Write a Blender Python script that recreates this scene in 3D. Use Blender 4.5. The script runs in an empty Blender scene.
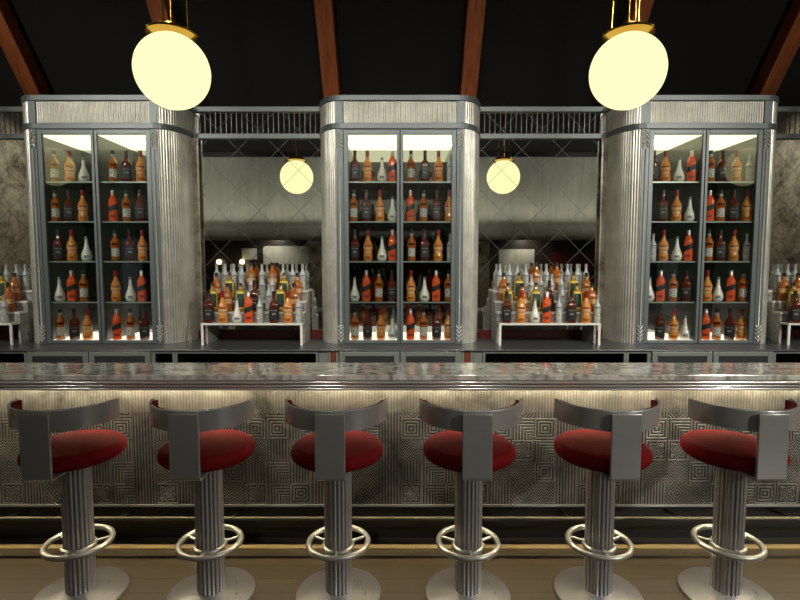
import bpy, math, random
from math import sin, cos, pi, radians, sqrt, floor
random.seed(7)
scene = bpy.context.scene
COL = scene.collection

# ------------------------------------------------------------------ camera
H, PITCH, F = 1.58, radians(4.0), 500.0
cam_d = bpy.data.cameras.new('camera'); cam = bpy.data.objects.new('camera', cam_d); COL.objects.link(cam)
cam.location = (0, 0, H); cam.rotation_euler = (pi / 2 - PITCH, 0, 0)
cam_d.sensor_width = 36; cam_d.lens = F * 36 / 800; cam_d.clip_start = 0.02
scene.camera = cam
scene.view_settings.view_transform = 'Standard'; scene.view_settings.look = 'None'
scene.view_settings.gamma = 1; scene.view_settings.use_curve_mapping = False
scene.view_settings.exposure = 0.0

def at(px, py, D):
    """world point seen at a pixel of the photograph, at depth D"""
    u = (px - 400) / F; v = (300 - py) / F
    t = D / (cos(PITCH) + v * sin(PITCH))
    return (u * t, D, H + t * (-sin(PITCH) + v * cos(PITCH)))

# ------------------------------------------------------------------ mesh helpers
class MB:
    def __init__(s): s.v = []; s.f = []
    def box(s, x0, x1, y0, y1, z0, z1):
        b = len(s.v)
        s.v += [(x0,y0,z0),(x1,y0,z0),(x1,y1,z0),(x0,y1,z0),(x0,y0,z1),(x1,y0,z1),(x1,y1,z1),(x0,y1,z1)]
        for q in ((0,3,2,1),(4,5,6,7),(0,1,5,4),(1,2,6,5),(2,3,7,6),(3,0,4,7)): s.f.append(tuple(b+i for i in q))
        return s
    def prism(s, pts, z0, z1):
        """pts: ccw polygon in x,y"""
        b = len(s.v); n = len(pts)
        s.v += [(x,y,z0) for x,y in pts] + [(x,y,z1) for x,y in pts]
        s.f.append(tuple(b+i for i in reversed(range(n)))); s.f.append(tuple(b+n+i for i in range(n)))
        for i in range(n):
            j = (i+1) % n; s.f.append((b+i,b+j,b+n+j,b+n+i))
        return s
    def prism_x(s, pts, x0, x1):
        """pts: polygon in y,z, extruded along x"""
        b = len(s.v); n = len(pts)
        s.v += [(x0,y,z) for y,z in pts] + [(x1,y,z) for y,z in pts]
        s.f.append(tuple(b+i for i in reversed(range(n)))); s.f.append(tuple(b+n+i for i in range(n)))
        for i in range(n):
            j = (i+1) % n; s.f.append((b+i,b+j,b+n+j,b+n+i))
        return s
    def lathe(s, prof, n=20, sq=1.0, c=(0,0), flat=1.0, rad=None):
        """prof: (r,z) from bottom to top; sq>1 squares the section; rad(a): radius factor"""
        b = len(s.v); m = len(prof)
        for r, z in prof:
            for i in range(n):
                a = 2*pi*i/n + pi/n
                k = 1.0
                if sq > 1: k = (abs(cos(a))**(2*sq) + abs(sin(a))**(2*sq))**(-1/(2*sq))
                if rad: k *= rad(a)
                s.v.append((c[0]+r*k*cos(a), c[1]+r*k*sin(a)*flat, z))
        for j in range(m-1):
            for i in range(n):
                i2 = (i+1) % n
                s.f.append((b+j*n+i, b+j*n+i2, b+(j+1)*n+i2, b+(j+1)*n+i))
        s.f.append(tuple(b+i for i in reversed(range(n)))); s.f.append(tuple(b+(m-1)*n+i for i in range(n)))
        return s
    def arc_band(s, prof, a0, a1, n=12, sq=1.0, slant=0.0, t=0.0006, flat=1.0):
        """curved label: prof [(r,z)] swept over an angle range, front is -y; slant lifts it with angle"""
        b = len(s.v); m = len(prof)
        for lay in (t, -t):
            for r, z in prof:
                for i in range(n+1):
                    a = a0 + (a1-a0)*i/n
                    k = 1.0
                    if sq > 1: k = (abs(cos(a))**(2*sq) + abs(sin(a))**(2*sq))**(-1/(2*sq))
                    rr = r*k + lay
                    s.v.append((rr*cos(a), rr*sin(a)*flat, z + slant*(a-(a0+a1)/2)))
        w = n+1; L = m*w
        for j in range(m-1):
            for i in range(n):
                s.f.append((b+j*w+i, b+j*w+i+1, b+(j+1)*w+i+1, b+(j+1)*w+i))
                s.f.append((b+L+j*w+i, b+L+(j+1)*w+i, b+L+(j+1)*w+i+1, b+L+j*w+i+1))
        for i in range(n):
            s.f.append((b+i, b+L+i, b+L+i+1, b+i+1))
            k = (m-1)*w; s.f.append((b+k+i, b+k+i+1, b+L+k+i+1, b+L+k+i))
        for j in range(m-1):
            s.f.append((b+j*w, b+(j+1)*w, b+L+(j+1)*w, b+L+j*w))
            k = n; s.f.append((b+j*w+k, b+L+j*w+k, b+L+(j+1)*w+k, b+(j+1)*w+k))
        return s
    def torus(s, R, r, z, n=40, m=10, c=(0,0)):
        b = len(s.v)
        for i in range(n):
            a = 2*pi*i/n
            for j in range(m):
                q = 2*pi*j/m; rr = R + r*cos(q)
                s.v.append((c[0]+rr*cos(a), c[1]+rr*sin(a), z + r*sin(q)))
        for i in range(n):
            for j in range(m):
                i2=(i+1)%n; j2=(j+1)%m
                s.f.append((b+i*m+j, b+i2*m+j, b+i2*m+j2, b+i*m+j2))
        return s
    def tube(s, p, q, r, n=10):
        from mathutils import Vector
        p = Vector(p); q = Vector(q); d = (q-p).normalized()
        u = d.orthogonal().normalized(); w = d.cross(u)
        b = len(s.v)
        for e in (p, q):
            for i in range(n):
                a = 2*pi*i/n; s.v.append(tuple(e + u*(r*cos(a)) + w*(r*sin(a))))
        for i in range(n):
            j=(i+1)%n; s.f.append((b+i,b+j,b+n+j,b+n+i))
        s.f.append(tuple(b+i for i in reversed(range(n)))); s.f.append(tuple(b+n+i for i in range(n)))
        return s
    def ball(s, c, r, n=14, m=8, sz=1.0):
        b=len(s.v)
        for j in range(1,m):
            t = pi*j/m
            for i in range(n):
                a=2*pi*i/n; s.v.append((c[0]+r*sin(t)*cos(a), c[1]+r*sin(t)*sin(a), c[2]-r*sz*cos(t)))
        lo=len(s.v); s.v.append((c[0],c[1],c[2]-r*sz)); hi=len(s.v); s.v.append((c[0],c[1],c[2]+r*sz))
        for j in range(m-2):
            for i in range(n):
                i2=(i+1)%n; s.f.append((b+j*n+i,b+j*n+i2,b+(j+1)*n+i2,b+(j+1)*n+i))
        for i in range(n):
            i2=(i+1)%n; s.f.append((lo,b+i2,b+i)); s.f.append((hi,b+(m-2)*n+i,b+(m-2)*n+i2))
        return s
    def build(s, name, mat, parent=None, smooth=False, bevel=0.0, loc=None, ang=40):
        me = bpy.data.meshes.new(name); me.from_pydata(s.v, [], s.f); me.update()
        me.materials.append(mat)
        if smooth:
            me.shade_smooth(); me.set_sharp_from_angle(angle=radians(ang))
        o = bpy.data.objects.new(name, me); COL.objects.link(o)
        if parent: o.parent = parent
        if loc: o.location = loc
        if bevel:
            m = o.modifiers.new('bevel','BEVEL'); m.width = bevel; m.segments = 2; m.limit_method='ANGLE'; m.angle_limit=radians(50)
        return o

def thing(name, label, cat, loc=(0,0,0), group=None):
    o = bpy.data.objects.new(name, None); COL.objects.link(o); o.location = loc; o.empty_display_size = .1
    return tag(o, label, cat, group)
def tag(o, label, cat, group=None):
    o['label'] = label; o['category'] = cat
    if group: o['group'] = group
    return o
def struct(o): o['kind'] = 'structure'; return o
def copy_tree(o, parent=None):
    c = o.copy(); COL.objects.link(c); c.parent = parent
    for ch in list(o.children): copy_tree(ch, c)
    return c

# ------------------------------------------------------------------ materials
def srgb(r, g, b):
    f = lambda c: (c/255/12.92 if c/255 <= .04045 else ((c/255+.055)/1.055)**2.4)
    return (f(r), f(g), f(b), 1)
class NT:
    def __init__(s, name):
        s.m = bpy.data.materials.new(name); s.m.use_nodes = True; s.t = s.m.node_tree; s.t.nodes.clear()
        s.out = s.n('ShaderNodeOutputMaterial')
    def n(s, ty, **kw):
        x = s.t.nodes.new(ty)
        for k, v in kw.items(): setattr(x, k, v)
        return x
    def L(s, a, b): s.t.links.new(a, b)
    def put(s, sock, v):
        if isinstance(v, bpy.types.NodeSocket): s.L(v, sock)
        else: sock.default_value = v
    def math(s, op, a, b=None, c=None, clamp=False):
        x = s.n('ShaderNodeMath', operation=op); x.use_clamp = clamp
        s.put(x.inputs[0], a)
        if b is not None: s.put(x.inputs[1], b)
        if c is not None: s.put(x.inputs[2], c)
        return x.outputs[0]
    def mix(s, fac, a, b):
        x = s.n('ShaderNodeMix', data_type='RGBA')
        s.put(x.inputs[0], fac); s.put(x.inputs[6], a); s.put(x.inputs[7], b); return x.outputs[2]
    def mixf(s, fac, a, b):
        x = s.n('ShaderNodeMix', data_type='FLOAT')
        s.put(x.inputs[0], fac); s.put(x.inputs[2], a); s.put(x.inputs[3], b); return x.outputs[0]
    def coord(s, out='Object'): return s.n('ShaderNodeTexCoord').outputs[out]
    def xyz(s, v):
        x = s.n('ShaderNodeSeparateXYZ'); s.L(v, x.inputs[0]); return x.outputs
    def scale(s, v, sc):
        x = s.n('ShaderNodeMapping'); s.L(v, x.inputs[0]); x.inputs['Scale'].default_value = sc; return x.outputs[0]
    def noise(s, v, sc, det=4, rough=.55, dist=0):
        x = s.n('ShaderNodeTexNoise'); s.L(v, x.inputs['Vector']); x.inputs['Scale'].default_value = sc
        x.inputs['Detail'].default_value = det; x.inputs['Roughness'].default_value = rough; x.inputs['Distortion'].default_value = dist
        return x.outputs['Fac']
    def ramp(s, fac, stops):
        x = s.n('ShaderNodeValToRGB'); s.L(fac, x.inputs[0]); e = x.color_ramp.elements
        while len(e) < len(stops): e.new(.5)
        for i, (p, c) in enumerate(stops): e[i].position = p; e[i].color = c
        return x.outputs[0]
    def bump(s, h, st=.3, dist=.005):
        x = s.n('ShaderNodeBump'); s.L(h, x.inputs['Height']); x.inputs['Strength'].default_value = st; x.inputs['Distance'].default_value = dist
        return x.outputs[0]
    def bsdf(s, base, rough=.5, metal=0., normal=None, coat=0., spec=None):
        p = s.n('ShaderNodeBsdfPrincipled')
        s.put(p.inputs['Base Color'], base); s.put(p.inputs['Roughness'], rough); s.put(p.inputs['Metallic'], metal)
        if coat: p.inputs['Coat Weight'].default_value = coat; p.inputs['Coat Roughness'].default_value = .08
        if normal is not None: s.L(normal, p.inputs['Normal'])
        if spec is not None: p.inputs['Specular IOR Level'].default_value = spec
        s.L(p.outputs[0], s.out.inputs[0]); return p

def plain(name, c, rough=.5, metal=0., var=.12, sc=30, coat=0., bump=0., spec=None):
    t = NT(name); v = t.coord(); n = t.noise(v, sc)
    lo = tuple(x*(1-var) for x in c[:3])+(1,); hi = tuple(min(1,x*(1+var)) for x in c[:3])+(1,)
    t.bsdf(t.mix(n, lo, hi), rough, metal, t.bump(n, bump, .002) if bump else None, coat, spec); return t.m
def brushed(name, c, rough=.3, scl=(2,2,220), amp=.15, bump=.03, metal=.6):
    t = NT(name); v = t.scale(t.coord(), scl); n = t.noise(v, 3, 3)
    lo = tuple(x*(1-amp) for x in c[:3])+(1,); hi = tuple(min(1,x*(1+amp)) for x in c[:3])+(1,)
    t.bsdf(t.mix(n, lo, hi), t.mixf(n, rough*.8, rough*1.2), metal, t.bump(n, bump, .001)); return t.m
def emit(name, c, st):
    t = NT(name); e = t.n('ShaderNodeEmission'); e.inputs[0].default_value = c; e.inputs[1].default_value = st
    t.L(e.outputs[0], t.out.inputs[0]); return t.m
def clear(name, tint=(1,1,1,1), refl=1.0, rough=.0):
    t = NT(name); tr = t.n('ShaderNodeBsdfTransparent'); tr.inputs[0].default_value = tint
    g = t.n('ShaderNodeBsdfGlossy'); g.inputs['Roughness'].default_value = rough
    fr = t.n('ShaderNodeFresnel'); fr.inputs[0].default_value = 1.45
    mx = t.n('ShaderNodeMixShader'); t.L(t.math('MULTIPLY', fr.outputs[0], refl), mx.inputs[0])
    t.L(tr.outputs[0], mx.inputs[1]); t.L(g.outputs[0], mx.inputs[2]); t.L(mx.outputs[0], t.out.inputs[0]); return t.m

M = {}
M['steel'] = brushed('brushed steel', (.36,.36,.345,1), .33, amp=.10, metal=.6)
M['steel_v'] = brushed('brushed steel upright', (.42,.42,.40,1), .24, (60,60,1.0), .10, .0, .62)
M['pole'] = brushed('fluted steel', (.34,.34,.34,1), .30, (2,2,200), .08, 0., .85)
M['satin'] = plain('satin steel ring', srgb(150,150,142), .35, .7, .06)
M['bead'] = plain('silvered beads', srgb(205,205,195), .22, .35, .08)
M['barmetal'] = plain('dark grey glazing bar', srgb(72,76,76), .45, .3, .08)
M['chrome'] = plain('chrome', (.6,.6,.58,1), .15, 1., .05)
M['frame'] = plain('grey lacquered metal', srgb(99,105,104), .42, .35, .06)
M['frame2'] = plain('grey lacquered doors', srgb(125,130,122), .42, .3, .06)
M['brass'] = plain('polished brass', srgb(190,145,60), .22, 1., .08)
M['floorbrass'] = plain('dull brass strip', srgb(150,132,92), .5, .4, .1)
M['dullrail'] = plain('dull bronze rail', srgb(84,80,66), .5, .8, .1)
M['leather'] = plain('oxblood leather', srgb(94,18,19), .6, 0., .22, 40, .0, .12, .012)
M['black'] = plain('black lacquer', (.004,.004,.004,1), .5, 0., .1)
M['ceiling'] = plain('black ceiling paint', (.003,.003,.003,1), .9, 0., .2)
M['dark_in'] = plain('dark cabinet lining', srgb(44,46,47), .4, 0., .1)
M['redpanel'] = plain('dark red panel', srgb(92,22,18), .4, 0., .15)
M['darkwall'] = plain('dark brown panelling', srgb(44,38,32), .35, 0., .3)
M['redwood'] = plain('red brown wood', srgb(110,48,22), .5, 0., .2)
M['white_acr'] = plain('white stone ledge', srgb(225,222,210), .3, 0., .05)
M['globe'] = emit('opal glass glowing', (1,.97,.48,1), 1.25)
M['lamp'] = emit('lit panel', (1,.94,.58,1), 2.0)
M['lamp_low'] = emit('lit base panel', (1,.88,.68,1), 1.6)
M['led'] = emit('warm strip light', (1,.83,.58,1), 105.0)
M['pane'] = clear('door glass', (.94,.95,.94,1), 1.0)
M['shelf'] = clear('green shelf glass', (.72,.86,.82,1), 1.2)
M['edge'] = plain('polished glass edge', srgb(150,165,155), .25, .4, .05)

def mirror_mat(name, lines, tint):
    t = NT(name); v = t.coord(); x, y, z = t.xyz(v)
    b = t.bsdf(tint, .0, 1.)
    n = t.noise(v, 3.0, 5, .6)
    col = t.mix(n, tuple(c*.9 for c in tint[:3])+(1,), tint)
    if lines:
        P = .2575 / 1.0     # tile side; diagonal pitch .364
        d = .364
        m = None
        for sg in (1, -1):
            u = t.math('ADD', x, z) if sg == 1 else t.math('SUBTRACT', x, z)
            fr = t.math('FRACT', t.math('DIVIDE', u, d))
            e = t.math('ABSOLUTE', t.math('SUBTRACT', fr, .5))
            k = t.math('GREATER_THAN', e, .5-.0065)
            m = k if m is None else t.math('MAXIMUM', m, k)
        col = t.mix(m, col, (.07,.075,.07,1))
        t.L(t.mixf(m, .015, .5), b.inputs['Roughness'])
    t.L(col, b.inputs['Base Color'])
    return t.m
M['mirror'] = mirror_mat('antiqued mirror tiles', True, (.92,.92,.87,1))
M['dkmirror'] = mirror_mat('smoked mirror', False, (.34,.36,.36,1))
M['sidemirror'] = plain('dark grey cabinet lining', (.125,.132,.13,1), .2, .3, .08)

def fluted_metal(name, c, rough):
    t = NT(name); v = t.coord(); n = t.noise(v, 5, 5, .65); n2 = t.noise(t.scale(v,(40,40,1.5)), 1.0, 3)
    f = t.math('ADD', t.math('MULTIPLY', n, .85), t.math('MULTIPLY', n2, .15))
    col = t.ramp(f, [(.3, tuple(x*.55 for x in c[:3])+(1,)), (.7, c)])
    t.bsdf(col, rough, .5); return t.m
M['fluted'] = fluted_metal('fluted pewter', (.66,.64,.55,1), .34)

def marble(name, c0, c1, sc, rough):
    t = NT(name); v = t.coord(); n = t.noise(v, sc, 9, .68, .9); n2 = t.noise(v, sc*7, 6, .7)
    f = t.math('ADD', t.math('MULTIPLY', n, .7), t.math('MULTIPLY', n2, .3))
    t.bsdf(t.ramp(f, [(.36, c0), (.5, tuple((a+b)/2 for a,b in zip(c0,c1))), (.66, c1)]), rough); return t.m
M['brownmarble'] = marble('brown mottled marble', srgb(66,56,42), srgb(190,182,160), 2.6, .25)
M['speckle'] = marble('speckled grey stone', srgb(85,84,80), srgb(190,188,178), 30, .4)
M['counterstone'] = None
def counter_mat():
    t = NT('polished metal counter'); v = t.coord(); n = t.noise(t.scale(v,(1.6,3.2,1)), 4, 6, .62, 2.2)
    col = t.ramp(n, [(.36,(.30,.29,.25,1)),(.5,(.72,.71,.63,1)),(.64,(.97,.95,.85,1))])  # pale and dark swirls paint in blurred reflections of bottles and flutes
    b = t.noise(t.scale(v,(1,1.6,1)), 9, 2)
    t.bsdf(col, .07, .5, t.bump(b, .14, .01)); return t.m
M['counter'] = counter_mat()
M['edgemetal'] = brushed('counter edge metal', (.42,.41,.38,1), .14, (1.5,60,60), .2, .02)

def pale_wall():
    t = NT('pale fluted plaster'); v = t.coord(); x, y, z = t.xyz(v)
    n = t.noise(v, 2.2, 5); n2 = t.noise(t.scale(v, (14,1,1.2)), 1.0, 3)
    f = t.math('ADD', t.math('MULTIPLY', n, .5), t.math('MULTIPLY', n2, .5))
    t.bsdf(t.ramp(f, [(.3, srgb(165,168,155)), (.7, srgb(205,207,194))]), .6); return t.m
M['palewall'] = pale_wall()

def wood(name, c0, c1, ax=(1,14,14)):
    t = NT(name); v = t.scale(t.coord(), ax); n = t.noise(v, 2, 6, .6, .4)
    t.bsdf(t.ramp(n, [(.3,c0),(.7,c1)]), .5); return t.m
M['beam'] = wood('stained beam', srgb(118,58,28), srgb(170,92,48), (14,2,2))

def floor_mat():
    t = NT('dark plank floor'); v = t.coord(); x, y, z = t.xyz(v)
    g = t.noise(t.scale(v,(1.2,20,1)), 3, 6, .6, .3)
    row = t.math('DIVIDE', y, .11); fr = t.math('FRACT', row)
    w = t.n('ShaderNodeTexWhiteNoise', noise_dimensions='1D'); t.L(t.math('FLOOR', row), w.inputs['W'])
    k = t.math('LESS_THAN', fr, .03)
    c = t.mix(g, srgb(46,40,30), srgb(80,70,52))
    c = t.mix(t.math('MULTIPLY', w.outputs['Value'], .45), c, srgb(30,26,20))
    c = t.mix(k, c, (.004,.004,.003,1))
    t.bsdf(c, .38, 0., t.bump(g, .1, .002)); return t.m
M['floor'] = floor_mat()

def relief_mat():
    """pressed art deco metal: flutes, nested keys, diamonds, chevrons and rosettes in blocks"""
    t = NT('pressed metal relief'); v = t.coord(); x, y, z = t.xyz(v)
    C = .124
    z0 = t.math('SUBTRACT', z, .24)
    ux = t.math('DIVIDE', x, C); uz = t.math('DIVIDE', z0, C)
    ix = t.math('FLOOR', ux); iz = t.math('FLOOR', uz)
    lx = t.math('SUBTRACT', t.math('FRACT', ux), .5); lz = t.math('SUBTRACT', t.math('FRACT', uz), .5)
    ax = t.math('ABSOLUTE', lx); az = t.math('ABSOLUTE', lz)
    k = 7.5
    def stripe(mv): return t.math('SINE', t.math('MULTIPLY', mv, 2*pi*k))
    s_fl = stripe(lx)
    s_sq = stripe(t.math('MAXIMUM', ax, az))
    s_di = stripe(t.math('MULTIPLY', t.math('ADD', ax, az), .8))
    zig = t.math('ABSOLUTE', t.math('SUBTRACT', t.math('FRACT', t.math('MULTIPLY', lx, 5)), .5))
    s_zz = stripe(t.math('ADD', lz, t.math('MULTIPLY', zig, .22)))
    r = t.math('SQRT', t.math('ADD', t.math('MULTIPLY', lx, lx), t.math('MULTIPLY', lz, lz)))
    an = t.math('ARCTAN2', lz, lx)
    pet = t.math('MULTIPLY', t.math('SINE', t.math('MULTIPLY', an, 8)), .04)
    s_ro = stripe(t.math('ADD', r, pet))
    s_rq = t.mixf(t.math('LESS_THAN', r, .36), s_sq, s_ro)
    # half-diagonal: flutes meeting horizontals
    s_hd = t.mixf(t.math('GREATER_THAN', t.math('ADD', lx, lz), 0.), s_fl, stripe(lz))
    cb = t.n('ShaderNodeCombineXYZ'); t.L(t.math('MODULO', t.math('ABSOLUTE', t.math('ADD', ix, 40.)), 7.), cb.inputs[0]); t.L(iz, cb.inputs[1])
    wn = t.n('ShaderNodeTexWhiteNoise', noise_dimensions='2D'); t.L(cb.outputs[0], wn.inputs['Vector'])
    h = wn.outputs['Value']
    sig = s_fl
    for th, sg in ((.36, s_hd), (.52, s_zz), (.64, s_di), (.76, s_sq), (.87, s_rq)):
        sig = t.mixf(t.math('GREATER_THAN', h, th), sig, sg)
    top = t.math('GREATER_THAN', z, .765)
    wc = t.n('ShaderNodeTexWhiteNoise', noise_dimensions='1D'); t.L(t.math('MODULO', t.math('ABSOLUTE', t.math('ADD', ix, 60.)), 11.), wc.inputs['W'])
    sig = t.mixf(t.math('LESS_THAN', wc.outputs['Value'], .34), sig, s_fl)
    sig = t.mixf(top, sig, t.math('MULTIPLY_ADD', s_fl, .45, .45))  # grooves paler along the top: the strip light's glow put into the colour
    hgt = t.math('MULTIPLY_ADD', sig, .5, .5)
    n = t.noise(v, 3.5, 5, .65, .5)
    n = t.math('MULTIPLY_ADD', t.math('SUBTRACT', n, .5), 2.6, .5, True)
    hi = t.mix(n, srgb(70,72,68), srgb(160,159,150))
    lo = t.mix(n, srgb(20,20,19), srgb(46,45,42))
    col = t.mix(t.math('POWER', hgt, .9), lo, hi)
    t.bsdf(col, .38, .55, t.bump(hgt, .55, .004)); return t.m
M['relief'] = relief_mat()

# ------------------------------------------------------------------ room shell
DK, DM = 4.28, 4.61            # cabinet front plane, mirror plane
ZC = .90                       # back counter top
REAR, SIDE, CEIL = -2.5, 6.2, 4.16
BAYX = 2.57                    # spacing of the cabinets
struct(MB().box(-SIDE, SIDE, REAR, 5.4, -.1, 0).build('floor', M['floor']))
o = MB(); o.box(-SIDE, SIDE, REAR, 4.20, CEIL, CEIL+.1)
o.prism_x([(4.20, CEIL), (5.36, 2.745), (5.46, 2.745), (5.46, CEIL+.1), (4.20, CEIL+.1)], -SIDE, SIDE)
struct(o.build('ceiling', M['ceiling']))
struct(MB().box(-SIDE-.1, -SIDE, REAR-.1, 5.46, -.1, CEIL+.1).build('wall_left', M['brownmarble']))
struct(MB().box(SIDE, SIDE+.1, REAR-.1, 5.46, -.1, CEIL+.1).build('wall_right', M['brownmarble']))
# wall behind: low strip under the mirrors, pieces between the cabinets
o = MB()
for x0, x1 in ((-SIDE, -BAYX-.70), (-BAYX+.70, -.70), (.70, BAYX-.70), (BAYX+.70, SIDE)):
    o.box(x0, x1, DM+.015, DM+.1, 0, 3.0)
o.box(-SIDE, SIDE, 5.36, 5.46, 0, 2.8)
struct(o.build('wall_back', M['black']))
k = 1
for x0, x1 in ((-SIDE, -BAYX-.705), (-BAYX+.705, -.705), (.705, BAYX-.705), (BAYX+.705, SIDE)):
    struct(MB().box(x0, x1, DM-.02, DM+.014, ZC, .982).build('trim_%d' % k, M['redpanel'])); k += 1
for x0, x1 in ((-BAYX+.7055, -BAYX+.76), (BAYX-.76, BAYX-.7055)):
    struct(MB().box(x0, x1, DM-.05, DM-.0315, .983, 2.713).build('trim_%d' % k, M['brownmarble'])); k += 1
# rear wall of the room: pale upper wall, ledge, dark recess under it
o = MB(); o.box(-SIDE, SIDE, REAR-.1, REAR, 2.4, CEIL)
struct(o.build('wall_rear', M['palewall']))
struct(MB().box(-SIDE, SIDE, REAR+.0005, REAR+.06, 4.06, CEIL-.0005).build('trim_12', M['black']))
o = MB(); prof = [(REAR-.1, 2.16), (REAR+.02, 2.16)]
for i in range(9):
    a = -pi/2 + pi*i/8; prof.append((REAR+.05+.13*cos(a), 2.33+.15*sin(a)))
prof += [(REAR+.02, 2.5), (REAR-.1, 2.5)]
struct(o.prism_x(prof, -SIDE, SIDE).build('trim_9', M['palewall'], smooth=True))
struct(MB().box(-SIDE, SIDE, REAR-1.1, REAR-1.0, 0, 2.4).build('wall_recess', M['darkwall']))
struct(MB().box(-SIDE, SIDE, REAR-1.1, REAR-.1, 2.4, 2.5).build('trim_10', M['black']))
struct(MB().box(-SIDE, SIDE, REAR-1.1, REAR, -.1, 0).build('trim_11', M['floor']))

# ------------------------------------------------------------------ rafters
sl = (5.36-4.20, 2.745-CEIL); sL = sqrt(sl[0]**2+sl[1]**2); sd = (sl[0]/sL, sl[1]/sL); sn = (-sd[1]*-1, sd[0]*-1)
names = ['leftmost brown rafter sloping under the black ceiling', 'brown rafter second from the left, behind the left globe lamp',
         'brown rafter rising above the left end of the middle cabinet', 'brown rafter rising above the right end of the middle cabinet',
         'brown rafter second from the right, behind the right globe lamp', 'rightmost brown rafter sloping under the black ceiling']
for i, xx in enumerate((-3.45, -2.05, -.645, .645, 2.05, 3.45)):
    a = (4.205, CEIL-.004); b = (5.355, 2.757)
    nx, nz = -.773, -.634      # downward normal of the slope (y,z)
    d = .17
    pts = [(a[0]+nx*.0, a[1]), (a[0]-.16, a[1]), (b[0]+nx*d, b[1]+nz*d), (b[0], b[1]-.0)]
    r = MB().prism_x(pts, xx-.075, xx+.075).build('ceiling_rafter', M['beam'], bevel=.006)
    tag(r, names[i], 'beam', 'ceiling rafters')

# ------------------------------------------------------------------ globe pendants
GX, GD, GZ, GR = 1.285, 2.91, 2.67, .204
def make_globe():
    t = thing('globe_pendant', '', 'pendant lamp', (0, GD, GZ))
    MB().ball((0,0,0), GR, 40, 24).build('globe_shade', M['globe'], t, True)
    g = MB().lathe([(.085,GR*.93),(.135,GR*.97),(.14,GR*1.02),(.12,GR*1.06),(.10,GR*1.07),(.10,GR*1.14),(.03,GR*1.2)], 32)
    c = g.build('collar', M['brass'], t, True)
    b = MB()
    for q in range(3):
        a = 2*pi*q/3 + .5
        b.tube((.09*cos(a), .09*sin(a), GR*1.1), (.05*cos(a), .05*sin(a), CEIL-GZ-.03), .004, 6)
    b.build('suspension_rods', M['brass'], t)
    MB().tube((0,0,GR*1.2), (0,0,CEIL-GZ-.03), .008, 10).build('stem', M['brass'], t, True)
    MB().lathe([(.09,CEIL-GZ-.03),(.09,CEIL-GZ-.012),(.06,CEIL-GZ-.001)], 24).build('ceiling_rose', M['brass'], t, True)
    return t
gl = make_globe()
for i, (x, lab) in enumerate(((-GX, 'large glowing opal globe lamp hanging in front of the left cabinet'),
                              (GX, 'large glowing opal globe lamp hanging in front of the right cabinet'),
                              (-3*GX, 'glowing opal globe lamp mirrored in the left cabinet door glass'),
                              (3*GX, 'glowing opal globe lamp mirrored in the right cabinet door glass'))):
    o = gl if i == 0 else copy_tree(gl)
    o.location = (x, GD, GZ); tag(o, lab, 'pendant lamp', 'opal globe pendants over the bar')

# ------------------------------------------------------------------ display cabinets
FH = .505                      # half width of the flat front
EA, EB = .20, DM-DK            # rounded side: half axes
def side_curve(s, grow=0., n=14, ribs=0, amp=0.):
    """from the front end of the flat face round to the mirror plane"""
    pts = []; N = n if not ribs else ribs*8
    # equal arc steps
    th = [pi/2*i/200 for i in range(201)]; P = [(EA*sin(a), -EB*cos(a)) for a in th]
    L = [0]
    for i in range(200): L.append(L[-1]+math.dist(P[i], P[i+1]))
    j = 0
    for i in range(N+1):
        q = L[-1]*i/N
        while j < 199 and L[j+1] < q: j += 1
        f = (q-L[j])/max(1e-9, L[j+1]-L[j]); a = th[j]+(th[j+1]-th[j])*f
        nx, ny = EB*sin(a), -EA*cos(a); l = math.hypot(nx, ny)
        g = grow + (amp*abs(sin(pi*i/8)) if ribs else 0)
        pts.append((s*(FH+EA*sin(a)+g*nx/l), EB-EB*cos(a)+g*ny/l))
    return pts
def plan(grow, yb=EB):
    R = side_curve(1, grow); Lf = side_curve(-1, grow)
    return [p for p in reversed(Lf)] + R if False else list(R) + [(-p[0], p[1]) for p in reversed(R)]
ZT, ZCB, ZFB, ZLB = 2.995, 2.946, 2.766, 2.717   # heights of cornice top, cornice bottom, lower band top/bottom
Z0 = .001
hb = ZC
SH = [2.288, 1.953, 1.614, 1.264]                # shelf heights
def flutes(n_, x0, x1, y, amp):
    pts = []
    N = n_*6
    for i in range(N+1): pts.append((x0+(x1-x0)*i/N, y-amp*abs(sin(pi*i/6))))
    return pts
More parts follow.
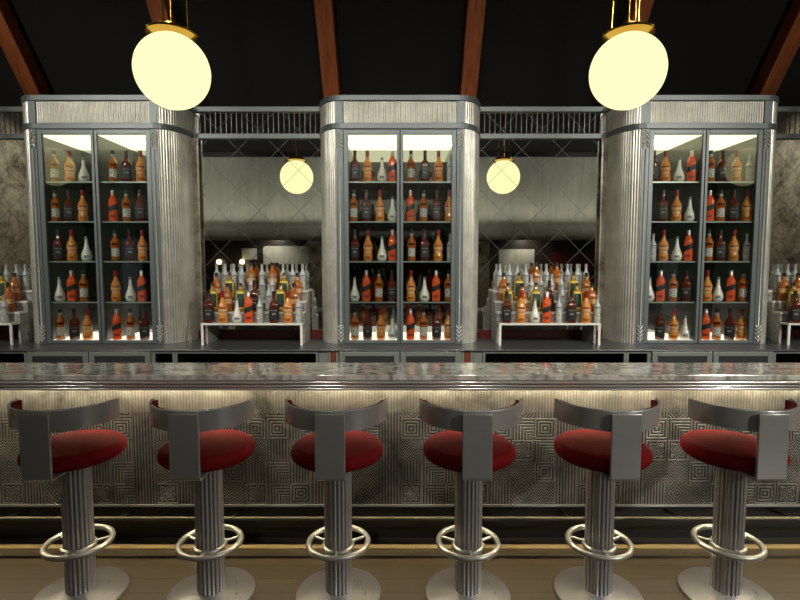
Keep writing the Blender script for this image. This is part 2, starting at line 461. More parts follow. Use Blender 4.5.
def make_cabinet(label):
    t = thing('display_cabinet', label, 'display cabinet', (0, DK, hb), 'lit drinks cabinets along the back bar')
    z = lambda w: w-hb
    # carcass: sides, back, partition, floor, head
    D1 = .58
    c = MB()
    c.box(-FH, -.475, .03, D1+.02, z(hb)+Z0, z(2.72)); c.box(.475, FH, .03, D1+.02, z(hb)+Z0, z(2.72))
    c.box(-.018, .018, .03, D1, z(hb)+Z0, z(2.72))
    c.box(-.475, -.018, .012, D1, Z0, .018); c.box(.018, .475, .012, D1, Z0, .018)
    c.box(-.475, -.018, .012, D1, z(2.70), z(2.72)); c.box(.018, .475, .012, D1, z(2.70), z(2.72))
    c.build('carcass', M['sidemirror'], t)
    b = MB(); b.box(-.475, -.018, D1, D1+.02, 0.02, z(2.70)); b.box(.018, .475, D1, D1+.02, 0.02, z(2.70))
    b.build('mirror_back', M['dkmirror'], t)
    for s in (-1, 1):
        x0, x1 = (-.472, -.02) if s < 0 else (.02, .472)
        MB().box(x0, x1, .03, D1-.005, z(2.672), z(2.699)).build('ceiling_light', M['lamp'], t)
        MB().box(x0, x1, .03, D1-.005, .0185, .026).build('base_light', M['lamp_low'], t)
        for zs in SH:
            g = MB().box(x0, x1, .03, D1-.01, z(zs)-.012, z(zs)).build('shelf', M['shelf'], t)
            MB().box(x0, x1, .024, .0295, z(zs)-.012, z(zs)).build('edge_strip', M['edge'], g)
        # fluted rounded side
        R = side_curve(s, 0, ribs=19, amp=.006) + [(s*FH, EB)]
        if s < 0: R = list(reversed(R))
        MB().prism(R, Z0, z(ZLB)).build('fluted_side', M['fluted'], t, True, ang=50)
        R2 = side_curve(s, .002, ribs=19, amp=.005) + [(s*FH, EB)]
        if s < 0: R2 = list(reversed(R2))
        MB().prism(R2, z(ZFB), z(ZCB)).build('fluted_side', M['fluted'], t, True, ang=50)
        # pilaster with beaded crystal strip and leaf ornaments
        xc = s*.507
        p = MB().box(xc-.030, xc+.030, -.006, .03, Z0, z(ZLB)).build('pilaster', M['frame'], t, bevel=.003)
        bd = MB()
        zz = .16
        while zz < z(ZLB)-.17:
            bd.ball((xc, -.010, zz), .0085, 8, 6); zz += .0165
        bd.build('bead_strip', M['bead'], p, True)
        for zo, sg in ((.10, 1), (z(ZLB)-.09, -1)):
            lf = MB()
            for q in range(4):
                zq = zo + sg*(.055-.034*q)
                for e in (-1, 1):
                    lf.tube((xc, -.012, zq-sg*.022), (xc+e*.020, -.012, zq), .0055, 8)
                    lf.ball((xc+e*.020, -.012, zq+sg*.002), .007, 8, 6)
                lf.ball((xc, -.012, zq-sg*.026), .008, 8, 6)
            lf.build('leaf_ornament', M['bead'], p, True)
        MB().box(xc-.032, xc+.032, -.008, .03, z(ZFB), z(ZCB)).build('mullion', M['frame'], t, bevel=.002)
        # door
        a0, a1 = (-.475, -.003) if s < 0 else (.003, .475)
        g0, g1 = (-.436, -.027) if s < 0 else (.027, .436)
        d = MB(); zb, zt = .004, z(2.714); gb, gt = z(.932), z(2.674)
        d.box(a0, g0, -.004, .022, zb, zt); d.box(g1, a1, -.004, .022, zb, zt)
        d.box(g0, g1, -.004, .022, zb, gb); d.box(g0, g1, -.004, .022, gt, zt)
        do = d.build('door', M['frame'], t, bevel=.003)
        MB().box(g0, g1, .006, .012, gb, gt).build('door_glass', M['pane'], do)
    # frieze
    pts = flutes(46, -.476, .476, .008, .007) + [(.476, .05), (-.476, .05)]
    MB().prism(pts, z(ZFB), z(ZCB)).build('frieze', M['fluted'], t, True, ang=50)
    MB().prism(plan(.012), z(ZLB), z(ZFB)).build('lower_band', M['frame'], t, bevel=.004)
    MB().prism(plan(.014), z(ZCB), z(ZT)).build('cornice', M['frame'], t, bevel=.005)
    MB().box(-.5, .5, .06, .34, z(ZFB), z(ZCB)).build('head_box', M['black'], t)
    return t
cb = make_cabinet('tall lit drinks cabinet in the middle, between the two mirrors')
for x, lab in ((-BAYX, 'tall lit drinks cabinet on the left, behind the left globe lamp'),
               (BAYX, 'tall lit drinks cabinet on the right, behind the right globe lamp')):
    c = copy_tree(cb); c.location = (x, DK, hb); c['label'] = lab

# ------------------------------------------------------------------ diamond mirrors
def make_mirror(x0, x1, label):
    xc = (x0+x1)/2; w = (x1-x0)/2
    t = thing('wall_mirror', label, 'mirror', (xc, DM, .983), 'diamond tiled mirrors between the cabinets')
    zt = 2.995-.983
    MB().box(-w, w, 0, .012, 0, zt-.02).build('mirror_glass', M['mirror'], t)
    MB().box(-w, w, -.03, -.001, zt-.045, zt).build('top_rail', M['frame'], t, bevel=.003)
    MB().box(-w, w, -.03, -.001, 2.714-.983, 2.758-.983).build('lower_rail', M['frame'], t, bevel=.003)
    b = MB(); n = int(2*w/.047)
    for i in range(n+1):
        x = -w+.012+(2*w-.024)*i/n; b.box(x-.0013, x+.0013, -.006, -.001, 2.758-.983, zt-.045)
    b.build('glazing_bars', M['barmetal'], t)
    return t
make_mirror(-BAYX+.704, -.704, 'diamond tiled mirror between the left and middle cabinets')
make_mirror(.704, BAYX-.704, 'diamond tiled mirror between the middle and right cabinets')
make_mirror(-4.6, -BAYX-.704, 'diamond tiled mirror left of the left cabinet')
make_mirror(BAYX+.704, 4.6, 'diamond tiled mirror right of the right cabinet')

# ------------------------------------------------------------------ back counter and base units
DF = 4.0
o = MB().box(-5.2, 5.2, DF-.02, DM-.022, ZC-.012, ZC).build('back_counter', plain('dark grey worktop', srgb(74,76,76), .3, 0., .1), bevel=.003)
tag(o, 'long dark grey worktop carrying the cabinets and bottle risers', 'worktop')
zt = ZC-.0125
def base_unit(x0, x1, kind, label):
    xc = (x0+x1)/2; w = (x1-x0)/2-.001
    t = thing('base_cabinet' if kind != 'open' else 'open_shelf_unit', label, 'cabinet' if kind != 'open' else 'shelf unit', (xc, DF, 0), 'base units under the back counter')
    c = MB(); dd = .62; e = .018
    c.box(-w, -w+e, .0, dd, 0, zt); c.box(w-e, w, 0, dd, 0, zt); c.box(-w+e, w-e, dd-.02, dd, 0, zt)
    c.box(-w+e, w-e, 0 if kind == 'open' else .03, dd-.02, zt-.02, zt); c.box(-w+e, w-e, .02, dd-.02, .08, .1)
    c.build('carcass', M['frame2'], t)
    if kind == 'open':
        i = MB(); i.box(-w+e, w-e, dd-.03, dd-.021, .1, zt-.021); i.build('dark_back', M['black'], t)
        MB().box(-w+e, -w+e+.006, .006, dd-.031, .1, zt-.021).build('lining', M['black'], t)
        MB().box(w-e-.006, w-e, .006, dd-.031, .1, zt-.021).build('lining', M['black'], t)
        s = MB().box(-w+e+.007, w-e-.007, .03, dd-.032, .47, .49).build('shelf', M['black'], t)
    elif kind == 'panel':
        MB().box(-w+.02, w-.02, .004, .028, .11, zt-.005).build('pull_out_front', M['redwood'], t, bevel=.003)
    else:
        for s in (-1, 1):
            a0, a1 = (-w+.012, -.004) if s < 0 else (.004, w-.012)
            f = .044; d = MB(); zb, z1 = .1, zt-.004
            d.box(a0, a0+f, -.016, .006, zb, z1); d.box(a1-f, a1, -.016, .006, zb, z1)
            d.box(a0+f, a1-f, -.016, .006, zb, zb+f); d.box(a0+f, a1-f, -.016, .006, z1-f*.85, z1)
            do = d.build('door', M['frame2'], t, bevel=.003)
            MB().box(a0+f, a1-f, -.006, .004, zb+f, z1-f*.85).build('door_panel', M['dark_in'], do)
    return t
U = [(-3.02, -2.00, 'door', 'grey base cabinet with two framed doors below the left cabinet'),
     (-2.00, -1.82, 'open', 'narrow open shelf unit right of the left base cabinet'),
     (-1.82, -.66, 'open', 'wide black open shelf unit below the left bottle riser'),
     (-.66, -.58, 'door0', ''), (-.58, -.50, 'panel', 'narrow red-brown wooden pull-out left of the middle base cabinet'),
     (-.50, .50, 'door', 'grey base cabinet with two framed doors below the middle cabinet'),
     (.50, .59, 'panel', 'narrow red-brown wooden pull-out right of the middle base cabinet'),
     (.67, 1.83, 'open', 'wide black open shelf unit below the right bottle riser'),
     (1.83, 2.02, 'open', 'narrow open shelf unit left of the right base cabinet'),
     (2.02, 3.02, 'door', 'grey base cabinet with two framed doors below the right cabinet'),
     (3.02, 4.2, 'open', 'open shelf unit at the far right end of the back counter'),
     (-4.2, -3.02, 'open', 'open shelf unit at the far left end of the back counter')]
for u in U:
    if u[2] == 'door0': continue
    base_unit(*u)
for x0, x1, l in ((-.66, -.58, 'left'), (.59, .67, 'right')):
    o = MB().box(x0+.002, x1-.002, DF+.006, DF+.6, 0, zt).build('filler_panel', M['frame2'], bevel=.002)
    tag(o, 'narrow grey filler beside the red-brown pull-out, %s of the middle cabinet' % l, 'panel')

# ------------------------------------------------------------------ stepped risers
RS = [(4.205, 4.30, 1.088), (4.30, 4.395, 1.176), (4.395, 4.485, 1.264), (4.485, 4.58, 1.353)]
def make_riser(xc, w, label):
    t = thing('stepped_riser', label, 'bottle riser', (xc, 4.205, ZC), 'stepped bottle risers on the back counter')
    for i, (d0, d1, z) in enumerate(RS):
        d0 -= 4.205; d1 -= 4.205; z -= ZC
        MB().box(-w, w, d0-.004, d1-.0045, z-.016, z).build('step', M['white_acr'], t, bevel=.002)
        if i:
            MB().box(-w+.021, w-.021, d0-.003, d0+.005, RS[i-1][2]-ZC+.0005, z-.0165).build('step_face', M['speckle'], t)
    for s in (-1, 1):
        x0, x1 = (-w, -w+.02) if s < 0 else (w-.02, w)
        pts = [(.0955, .0005), (.375, .0005), (.375, RS[3][2]-ZC-.0165)]
        for i in (3, 2, 1):
            d0 = RS[i][0]-4.205; pts.append((d0+.0005, RS[i][2]-ZC-.0165))
            if i > 1: pts.append((d0+.0005, RS[i-1][2]-ZC-.0165))
        MB().prism_x(pts, x0, x1).build('side_panel', M['speckle'], t)
        MB().box(x0 if s > 0 else x0, x1, -.002, .010, .0005, RS[0][2]-ZC-.0165).build('leg', M['white_acr'], t)
    return t
RISERS = {'left': (-1.255, .43), 'right': (1.268, .43), 'far left': (-3.285-.43, .43), 'far right': (3.285+.43, .43)}
make_riser(*RISERS['left'], 'stepped white bottle riser between the left and middle cabinets')
make_riser(*RISERS['right'], 'stepped white bottle riser between the middle and right cabinets')
make_riser(*RISERS['far left'], 'stepped white bottle riser at the far left edge')
make_riser(*RISERS['far right'], 'stepped white bottle riser at the far right edge')

# ------------------------------------------------------------------ bottles
def gl_(name, c, rough=.12, var=.1): return plain(name, c, rough, 0., var, 18, .5)
B = dict(orange=gl_('orange whisky glass', srgb(214,86,38)), dark=gl_('dark whisky glass', srgb(84,30,14)),
         amber=gl_('amber whisky glass', srgb(208,134,62)), gold=gl_('gold rum glass', srgb(158,92,34)),
         white=gl_('white ceramic', srgb(214,214,200), .3, .04), vodka=gl_('frosted silver glass', srgb(176,182,180), .25, .15),
         green=gl_('yellow green glass', srgb(150,116,32)), honey=gl_('honey glass', srgb(160,88,26)),
         blk=plain('black cap', (.012,.012,.012,1), .35), red=plain('red foil', srgb(132,26,24), .35),
         silver=plain('silver foil', srgb(190,190,182), .3, .6), lblack=plain('black label', srgb(20,21,22), .5, 0, .2),
         ltan=plain('tan label', srgb(206,160,110), .5), lwhite=NT('placeholder').m, lgreen=plain('green label', srgb(26,58,36), .5, 0, .3, 90),
         lgrey=plain('grey mark', srgb(120,118,108), .6), lred=plain('dark red mark', srgb(120,28,20), .5), lyel=plain('yellow label rim', srgb(214,182,70), .5))
def speck_label():
    t = NT('white printed label'); v = t.coord(); n = t.noise(v, 140, 3)
    t.bsdf(t.ramp(n, [(.42, srgb(70,70,62)), (.5, srgb(205,205,190)), (1, srgb(222,222,210))]), .5); return t.m
B['lwhite'] = speck_label()
FR = (-pi/2-1.1, -pi/2+1.1)
NS = 18
def bottle_proto(kind):
    t = bpy.data.objects.new('liquor_bottle', None); COL.objects.link(t); t.empty_display_size = .05
    p = lambda mb, name, mat, par=t: mb.build(name, B[mat], par, True, ang=50)
    if kind == 'A':     # tall straight, slanted label
        b = p(MB().lathe([(.030,0),(.036,.004),(.036,.165),(.033,.185),(.022,.205),(.0145,.222),(.0135,.245)], NS, 1.6), 'bottle_body', 'orange')
        p(MB().lathe([(.0155,.222),(.0155,.240),(.0145,.2415),(.0145,.268),(.010,.27)], 12), 'cap', 'silver')
        p(MB().arc_band([(.0365,.095),(.0365,.14)], *FR, 12, 1.6, .016), 'label', 'lblack')
        p(MB().arc_band([(.0365,.035),(.0365,.055)], -pi/2-.55, -pi/2+.55, 8, 1.6), 'lower_label', 'lred')
    elif kind == 'B':   # square black label bottle
        p(MB().lathe([(.034,0),(.039,.005),(.039,.150),(.036,.168),(.020,.186),(.0145,.20),(.0135,.245)], NS+2, 2.4), 'bottle_body', 'dark')
        p(MB().lathe([(.0150,.225),(.0150,.270),(.012,.272)], 12), 'cap', 'blk')
        l = p(MB().arc_band([(.0395,.030),(.0395,.128)], -pi/2-1.2, -pi/2+1.2, 14, 2.4), 'label', 'lblack')
        p(MB().arc_band([(.0400,.105),(.0400,.110)], -pi/2-.7, -pi/2+.7, 10, 2.4), 'label_line', 'lgrey', l)
        p(MB().arc_band([(.0400,.070),(.0400,.086)], -pi/2-.35, -pi/2+.35, 8, 2.4), 'label_emblem', 'lgrey', l)
    elif kind == 'C':   # round amber, red cap, waist
        p(MB().lathe([(.034,0),(.039,.006),(.040,.055),(.034,.072),(.034,.085),(.040,.10),(.040,.135),(.034,.160),(.020,.185),(.0145,.205),(.0135,.235)], NS), 'bottle_body', 'amber')
        p(MB().lathe([(.0155,.215),(.0160,.268),(.012,.27)], 12), 'cap', 'red')
        p(MB().arc_band([(.0346,.070),(.0346,.088)], *FR, 12), 'waist_label', 'ltan')
        l = p(MB().arc_band([(.0406,.100),(.0406,.134)], *FR, 12), 'label', 'ltan')
        p(MB().arc_band([(.0411,.122),(.0411,.134)], -pi/2-.8, -pi/2+.8, 10), 'label_band', 'lred', l)
        p(MB().arc_band([(.0404,.020),(.0404,.040)], -pi/2-.6, -pi/2+.6, 8), 'lower_label', 'honey')
    elif kind == 'D':   # white teardrop decanter
        p(MB().lathe([(.026,0),(.036,.006),(.0425,.030),(.0425,.048),(.036,.075),(.024,.105),(.015,.14),(.0115,.175),(.0105,.198)], NS+2), 'bottle_body', 'white')
        p(MB().lathe([(.0125,.190),(.0130,.208),(.009,.212)], 12), 'cap', 'lgrey')
        p(MB().arc_band([(.0428,.030),(.0428,.050)], -pi/2-.45, -pi/2+.45, 8), 'emblem', 'lgrey')
    elif kind == 'E':   # gold, white printed label, dark cap
        p(MB().lathe([(.032,0),(.037,.005),(.034,.06),(.034,.105),(.039,.135),(.039,.160),(.030,.182),(.016,.202),(.0135,.235)], NS), 'bottle_body', 'gold')
        p(MB().lathe([(.0150,.238),(.0150,.270),(.012,.272)], 12), 'cap', 'blk')
        p(MB().lathe([(.0150,.215),(.0160,.2375)], 12), 'neck_foil', 'silver')
        p(MB().arc_band([(.0353,.040),(.0346,.06),(.0346,.105),(.0356,.112)], *FR, 12), 'label', 'lwhite')
        p(MB().arc_band([(.0396,.136),(.0396,.158)], -pi/2-.7, -pi/2+.7, 8), 'shoulder_label', 'dark')
    elif kind == 'F':   # slim frosted vodka
        p(MB().lathe([(.024,0),(.0275,.004),(.0275,.110),(.0285,.125),(.0285,.140),(.0245,.155),(.014,.172),(.0115,.185),(.0105,.215)], NS-2), 'bottle_body', 'vodka')
        p(MB().lathe([(.0125,.205),(.0125,.235),(.010,.237)], 12), 'cap', 'silver')
        p(MB().arc_band([(.0281,.025),(.0281,.105)], *FR, 10), 'label', 'lwhite')
        p(MB().arc_band([(.0290,.126),(.0290,.138)], *FR, 10), 'neck_band', 'lgrey')
    elif kind == 'G':   # broad herbal liqueur, arched yellow rimmed green label
        p(MB().lathe([(.036,0),(.042,.005),(.042,.135),(.038,.160),(.026,.182),(.0155,.200),(.0140,.235)], NS+2, 1.7), 'bottle_body', 'green')
        p(MB().lathe([(.0155,.218),(.0155,.246),(.012,.248)], 12), 'cap', 'blk')
        l = p(MB().arc_band([(.0425,.025),(.0425,.135),(.0387,.160),(.0315,.175)], -pi/2-1.0, -pi/2+1.0, 12, 1.7), 'label_rim', 'lyel')
        p(MB().arc_band([(.0432,.040),(.0432,.1345),(.0396,.158)], -pi/2-.68, -pi/2+.68, 12, 1.7), 'label', 'lgreen', l)
    elif kind == 'H':   # broad honey brandy
        p(MB().lathe([(.036,0),(.042,.005),(.042,.125),(.038,.152),(.024,.176),(.0155,.195),(.0140,.230)], NS+2, 1.5), 'bottle_body', 'honey')
        p(MB().lathe([(.0160,.210),(.0160,.246),(.012,.248)], 12), 'cap', 'blk')
        p(MB().arc_band([(.0425,.070),(.0425,.110)], *FR, 12, 1.5), 'label', 'ltan')
    return t
LOOK = {'A':'orange bottle with slanted dark label', 'B':'dark bottle with black label', 'C':'amber bottle with red cap', 'D':'white teardrop bottle',
        'E':'golden bottle with white label', 'F':'slim frosted silver bottle', 'G':'yellow bottle with arched green label', 'H':'honey-coloured broad bottle'}
protos = {}
def place(kind, loc, label, group):
    if kind not in protos: o = protos[kind] = bottle_proto(kind)
    else: o = copy_tree(protos[kind])
    o.location = loc; o.rotation_euler = (0, 0, -(.45 if 'riser' in group else .9)*math.atan2(loc[0], loc[1]) + random.uniform(-.06, .06))
    tag(o, label, 'bottle', group); return o

CAB = {
 'left': (-BAYX, [[('E',55),('C',70),('D',84)], [('E',56),('B',69.5),('C',83.5)], [('B',59),('C',72.5),('D',87)], [('D',60),('A',72.5),('E',84.5)], [('E',61),('B',75),('C',88)]],
                 [[('E',113.5),('B',127),('C',141)], [('A',113.5),('E',127),('B',140.5)], [('E',116),('B',130),('C',143)], [('C',116.5),('D',131),('A',142.5)], [('A',117.5),('E',131),('B',145)]]),
 'middle': (0, [[('B',355),('C',367.5),('D',382),('A',393)], [('E',354),('B',366.5),('C',380),('D',393.5)], [('B',355),('C',368),('D',382),('A',393.5)], [('D',354.8),('A',366.5),('E',379),('B',392)], [('E',355),('B',367.5),('C',381),('D',393.5)]],
               [[('E',411),('B',425),('C',438.5),('F',450)], [('A',410.5),('E',423.5),('B',436.5),('C',449)], [('E',411.5),('B',424.5),('C',438),('F',450)], [('C',411),('D',424.5),('A',436),('E',448.5)], [('A',410.5),('E',423.5),('B',436.5),('C',449)]]),
 'right': (BAYX, [[('B',653.3),('C',665),('D',679),('A',691)], [('B',662.5),('C',676),('D',690.5)], [('F',652.5),('C',663),('D',676.5),('A',688.5)], [('D',649),('A',660),('E',672.5),('B',685.5)], [('B',659.5),('C',673),('D',685.5)]],
                 [[('E',710),('B',722),('C',736),('F',749)], [('A',709),('E',720),('B',733),('C',747)], [('E',708),('B',719.5),('C',733),('F',746)], [('C',706.5),('D',717.5),('A',730),('E',743)], [('A',705),('E',716),('B',729),('C',742)]])}
LV = SH + [.926]
LVN = ['top shelf', 'second shelf', 'third shelf', 'fourth shelf', 'bottom shelf']
PX_Y = [178, 219, 259, 300, 339]
ORD = ['first', 'second', 'third', 'fourth', 'fifth', 'sixth', 'seventh', 'eighth', 'ninth', 'tenth']
BD = DK+.085
for cn, (cx, dl, dr) in CAB.items():
    for dn, rows in (('left', dl), ('right', dr)):
        lo, hi = (cx-.472, cx-.02) if dn == 'left' else (cx+.02, cx+.472)
        for r, row in enumerate(rows):
            prev = -9
            for i, (kd, px) in enumerate(row):
                x = at(px, PX_Y[r], BD)[0]
                w = .030 if kd == 'F' else .046
                x = min(max(x, lo+w), hi-w)
                if x-prev < .088: x = prev+.088
                prev = x
                pos = ORD[i] + ' from left'
                place(kd, (x, BD, LV[r]+.0006), '%s, %s, %s, %s cabinet %s door' % (LOOK[kd], pos, LVN[r], cn, dn), 'bottles in the %s cabinet' % cn)

ROWS = {
 'left': [[('B',208.7),('C',222.7),('D',237),('A',248.6),('F',259.7),('B',274),('C',287.7),('F',298.5)],
          [('G',213),('H',227.6),('G',241),('B',254.5),('F',269),('G',281),('H',294)],
          [('H',217),('G',230.3),('F',242),('F',252),('F',262.5),('F',272.5),('G',284.5),('H',297.5)],
          [('F',216),('F',226),('F',234.6),('F',242.5),('H',251.7),('F',262.6),('H',273),('F',283.6),('F',293),('F',303)]],
 'right': [[('B',506.6),('C',521),('D',535),('A',546.7),('F',559),('B',571.5),('C',586),('F',597.5)],
          [('G',507.6),('H',522),('G',535.6),('B',549),('F',562),('G',576.5),('H',591)],
          [('H',503),('G',518.5),('F',531),('F',540.5),('F',551),('F',560.7),('G',573),('H',586)],
          [('F',499.5),('F',509),('F',516.8),('F',525.2),('H',535.8),('F',545.6),('H',556),('F',566.6),('F',576.4),('F',586.4)]],
 'far left': [[('F',4)], [('H',9)], [('G',3),('H',15.5)], [('F',8),('F',18),('F',27)]],
 'far right': [[('B',795)], [('G',793)], [('H',783),('H',797)], [('F',776),('F',786),('F',793.5)]]}
STN = ['front step', 'second step', 'third step', 'rear step']
for rn, rows in ROWS.items():
    for r, row in enumerate(rows):
        d0, d1, z = RS[r]; D = (d0+d1)/2-.0065
        prev = -9
        xc, hw = RISERS[rn]
        for i, (kd, px) in enumerate(row):
            x = at(px, 300, D)[0]
            w = {'F':.030}.get(kd, .046)
            need = {'F':.030,'A':.040,'B':.043,'G':.046,'H':.046}.get(kd, .0435)
            if prev > -9: x = max(x, prev+need)
            x = min(max(x, xc-hw+need), xc+hw-need+.012) if rn in ('left','right') else min(max(x, xc-hw+need), xc+hw-need)
            prev = x+need
            pos = ORD[i] + ' from left' if len(row) > 1 else 'alone'
            if rn == 'far left' or rn == 'far right':
                lab = '%s, %s, %s, %s riser' % (LOOK[kd], pos if len(row) > 1 else 'in view', STN[r], rn)
            else:
                lab = '%s, %s, %s, %s riser' % (LOOK[kd], pos, STN[r], rn)
            place(kd, (x, D, z+.0006), lab, 'bottles on the %s riser' % rn)

# ------------------------------------------------------------------ the bar
BL = 5.6
bar = thing('bar_counter', 'long bar counter with polished top and pressed metal front', 'bar counter', (0, 2.55, 0))
zb = 1.013
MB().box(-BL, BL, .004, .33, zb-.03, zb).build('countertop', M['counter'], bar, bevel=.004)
prof = [(.012, zb-.0305), (.012, .93), (.045, .93), (.045, .925), (.16, .925), (.16, zb-.0305)]
pts = [(.10, zb-.031), (.10, .925)]
for z0, z1, d in ((.925, .943, .018), (.945, .960, .009), (.962, .981, .000)):
    n = 6
    for i in range(n+1):
        a = -pi/2 + pi*i/n
        pts.append((d+.010-.010*cos(a), (z0+z1)/2+(z1-z0)/2*sin(a)))
pts = pts
MB().prism_x(list(reversed(pts)), -BL, BL).build('edge_moulding', M['edgemetal'], bar, True, ang=60)
MB().box(-BL, BL, .128, .150, .945, .957).build('light_strip', M['led'], bar)
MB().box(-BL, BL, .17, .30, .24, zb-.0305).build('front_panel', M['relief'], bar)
MB().box(-BL, BL, .165, .30, .228, .2395).build('front_panel_lip', M['steel'], bar)
MB().box(-BL, BL, .25, .30, .0, .2275).build('kick_panel', M['black'], bar)
rail = MB().tube((-BL, .075, .207), (BL, .075, .207), .011, 12).build('foot_rail', M['dullrail'], bar, True)
for i in range(10):
    x = -2.77+.6157*i
    if abs(x) < 3.6: MB().tube((x, .075, .207), (x, .2495, .16), .007, 8).build('rail_bracket', M['black'], rail)
o = MB().box(-BL, BL, 2.685, 2.728, .0003, .004).build('floor_inlay', M['floorbrass']); tag(o, 'brass strip inlaid along the floor before the bar', 'floor strip')

# ------------------------------------------------------------------ stools
def make_stool():
    t = thing('bar_stool', '', 'bar stool', (0,0,0))
    MB().lathe([(.20,0.0),(.205,.006),(.20,.014),(.12,.026),(.075,.034)], 40).build('base_disc', M['pole'], t, True)
    fl = lambda a: 1-.085*(.5+.5*cos(a*20))**2
    MB().lathe([(.065,.034),(.065,.655)], 160, rad=fl).build('pole', M['pole'], t, True, ang=70)
    MB().lathe([(.05,.650),(.10,.657),(.13,.667),(.13,.677)], 32).build('swivel_plate', M['steel'], t, True)
    r = MB().torus(.140, .0135, .262, 48, 10)
    fr = r.build('foot_ring', M['satin'], t, True)
    for a in (-pi/2, pi*.12, pi*.88):
        MB().tube((.060*cos(a), .060*sin(a), .252), (.142*cos(a), .142*sin(a), .262), .007, 8).build('spoke', M['satin'], fr, True)
    MB().torus(.068, .010, .247, 40, 8).build('collar', M['satin'], fr, True)
    prof = []
    for i in range(13):
        a = -pi/2 + pi*i/12*.5 if False else -pi/2 + pi*i/12
        prof.append((.180+.036*cos(a), .713+.0355*sin(a)))
    prof = [(.10,.6775)] + prof + [(.12,.754),(.06,.757),(.01,.758)]
    MB().lathe(prof, 56).build('seat', M['leather'], t, True, ang=80)
    # back plate, bent forward under the seat
    w = .063
    pts = [(-.135,.664),(-.135,.676),(-.225,.676),(-.236,.680),(-.240,.690),(-.240,.958),(-.253,.958),(-.253,.686),(-.247,.670),(-.234,.664)]
    MB().prism_x(pts, -w, w).build('back_plate', M['steel'], t, True, .0025, ang=45)
    # curved back band and its pad
    def band(r0, r1, z0, z1, ang, n=40):
        m = MB(); pts = []
        for i in range(n+1):
            a = -pi/2-ang+2*ang*i/n; pts.append((r1*cos(a), r1*sin(a)))
        for i in range(n, -1, -1):
            a = -pi/2-ang+2*ang*i/n; pts.append((r0*cos(a), r0*sin(a)))
        b = len(m.v); N = n+1
        for z in (z0, z1):
            m.v += [(x,y,z) for x,y in pts]
        T = 2*N
        for i in range(n):
            j = 2*N-1-i
            m.f.append((i+1, i, j, j-1)); m.f.append((T+i, T+i+1, T+j-1, T+j))
            m.f.append((i, i+1, T+i+1, T+i)); m.f.append((j-1, j, T+j, T+j-1))
        m.f.append((0, T, T+T-1, T-1)); m.f.append((n, n+1, T+n+1, T+n))
        return m
    bb = band(.2285, .2395, .876, .967, radians(82)).build('back_band', M['steel_v'], t, True, .002, ang=45)
    band(.208, .228, .882, .962, radians(80)).build('back_pad', M['leather'], bb, True, .005, ang=45)
    return t
st = make_stool()
PL = ['leftmost of the six along the bar', 'second from the left along the bar', 'third from the left along the bar',
      'third from the right along the bar', 'second from the right along the bar', 'rightmost of the six along the bar']
for i, x in enumerate((-1.532, -.906, -.294, .325, .949, 1.565)):
    o = st if i == 0 else copy_tree(st)
    o.location = (x, 2.30, .0003)
    tag(o, 'steel bar stool with red leather seat, ' + PL[i], 'bar stool', 'red steel bar stools along the bar')

# ------------------------------------------------------------------ far side of the room, seen in the mirrors
def pil(x, label):
    t = thing('marble_pilaster', label, 'pilaster', (x, REAR-.5, 0))
    MB().box(-.2, .2, -.2, .2, .1, 2.159).build('shaft', M['brownmarble'], t, bevel=.01)
    MB().box(-.24, .24, -.24, .24, 0, .0995).build('plinth', M['black'], t, bevel=.01)
pil(1.95, 'brown marble pilaster mirrored beside the middle cabinet, right of it')
pil(-2.0, 'brown marble pilaster mirrored beside the middle cabinet, left of it')
for i, (x, s) in enumerate(((-4.56, 'left'), (-3.98, 'right'))):
    t = thing('wall_sconce', 'small lit wall sconce mirrored above the left riser bottles, %s one' % s, 'wall lamp', (x, REAR-1.0, 1.66), 'sconces on the far wall')
    MB().box(-.04, .04, .0005, .03, -.06, .06).build('back_plate', M['brass'], t)
    MB().ball((0,.09,0), .06, 20, 12).build('lamp_shade', emit('sconce glow', (1,.8,.5,1), 6) if i == 0 else bpy.data.materials['sconce glow'], t, True)
for i, x in enumerate((-3.6, -1.0, 1.0, 3.6)):
    t = thing('banquette', 'red banquette against the far wall, seen only in the mirror, %s from left' % ORD[i], 'banquette', (x, REAR-.62, 0), 'banquettes along the far wall')
    MB().box(-.7, .7, -.3, .3, .08, .42).build('seat', M['leather'], t, bevel=.04)
    MB().box(-.7, .7, -.36, -.22, .425, 1.1).build('backrest', M['leather'], t, bevel=.04)
    MB().box(-.65, .65, -.25, .25, 0, .0795).build('plinth', M['black'], t)

for x0, x1, z0, z1, m, l in ((-4.0, -3.62, 1.72, 2.0, 'palewall', 'small pale wall panel mirrored above the left riser'), (-3.46, -2.3, 1.6, 2.06, 'palewall', 'wide pale wall panel mirrored above the left riser'),
                       (2.5, 3.4, 1.42, 1.98, 'palewall', 'pale wall panel mirrored above the right riser'), (3.8, 5.0, 1.42, 1.9, 'redpanel', 'dark red wall panel mirrored above the right riser')):
    t = MB().box(x0, x1, REAR-.9995, REAR-.97, z0, z1).build('wall_panel', M[m], bevel=.008); tag(t, l, 'wall panel')
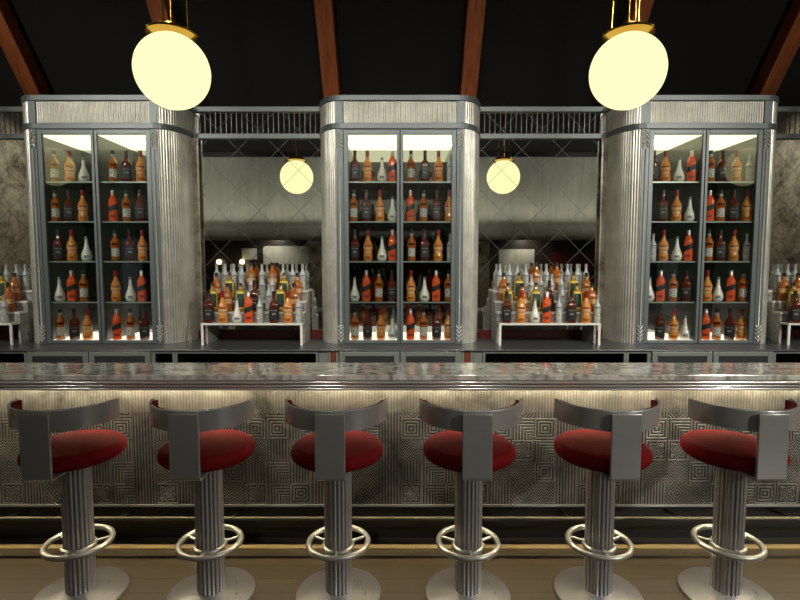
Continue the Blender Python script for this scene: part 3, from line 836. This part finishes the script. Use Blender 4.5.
# ------------------------------------------------------------------ lights
def area(name, loc, rot, sx, sy, e, c):
    l = bpy.data.lights.new(name, 'AREA'); l.shape = 'RECTANGLE'; l.size = sx; l.size_y = sy; l.energy = e; l.color = c
    o = bpy.data.objects.new(name, l); COL.objects.link(o); o.location = loc; o.rotation_euler = rot; return o
def spot(name, loc, target, e, c, ang=70, blend=.8, r=.05):
    from mathutils import Vector
    l = bpy.data.lights.new(name, 'SPOT'); l.energy = e; l.color = c; l.spot_size = radians(ang); l.spot_blend = blend; l.shadow_soft_size = r
    o = bpy.data.objects.new(name, l); COL.objects.link(o); o.location = loc
    o.rotation_euler = (Vector(target)-Vector(loc)).to_track_quat('-Z','Y').to_euler(); return o
area('ledge_fill', (0, REAR+.35, 2.56), (pi, 0, 0), 11.5, .12, 26, (1,.95,.84))  # added light hidden above the ledge, brightens the mirrored rear wall
for x in (-4.5, -1.0, 1.0, 4.5):
    spot('overhead_fill', (x, -.5, CEIL-.03), (x*(.64 if abs(x) > 2 else .9), 4.3, 1.9), 720 if x < -2 else 430, (1,.97,.89), 58, .9, .08)  # added spots without fittings, out of view, brightening cabinet fronts and bottles
spot('overhead_fill', (5.0, .4, CEIL-.03), (2.4, 2.7, .6), 260, (1,.96,.86), 60, 1., .08)  # unseen spot, no fitting, for the brighter right end of the bar
for x in (-5.2, -1.1, 1.1, 5.2):
    spot('stool_fill', (x, -2.0, CEIL-.05), (x*.35+.35, 2.5, .6), {-5.2:15, -1.1:30, 1.1:70, 5.2:1250}[x], (1,.96,.88), 60, 1., .08)  # added unseen spots lifting stools and bar front, strongest from the right
for x in (-4.6, -1.2, 1.2, 4.6):
    spot('upper_wall_fill', (x, -.3, CEIL-.03), (x*1.05, REAR, 3.6), 50, (1,.97,.9), 110, 1., .08)  # added fill evening out the pale upper rear wall
for s_ in (-1, 1):
    spot('side_wall_fill', (5.0*s_, 1.3, CEIL-.03), (6.2*s_, 1.3, 2.4), 120, (1,.96,.88), 100, 1., .08)  # added fill for the marble side walls, kept out of the mirrors
for x in (-3.2, 3.2):
    spot('recess_fill', (x, REAR-.4, 2.36), (x, REAR-1., 1.6), 25, (1,.93,.8), 120, 1., .04)  # added fill behind the soffit so the dark recess shows its panels
w = bpy.data.worlds.new('world'); scene.world = w; w.use_nodes = True
w.node_tree.nodes['Background'].inputs[0].default_value = (.5,.55,.6,1); w.node_tree.nodes['Background'].inputs[1].default_value = .3
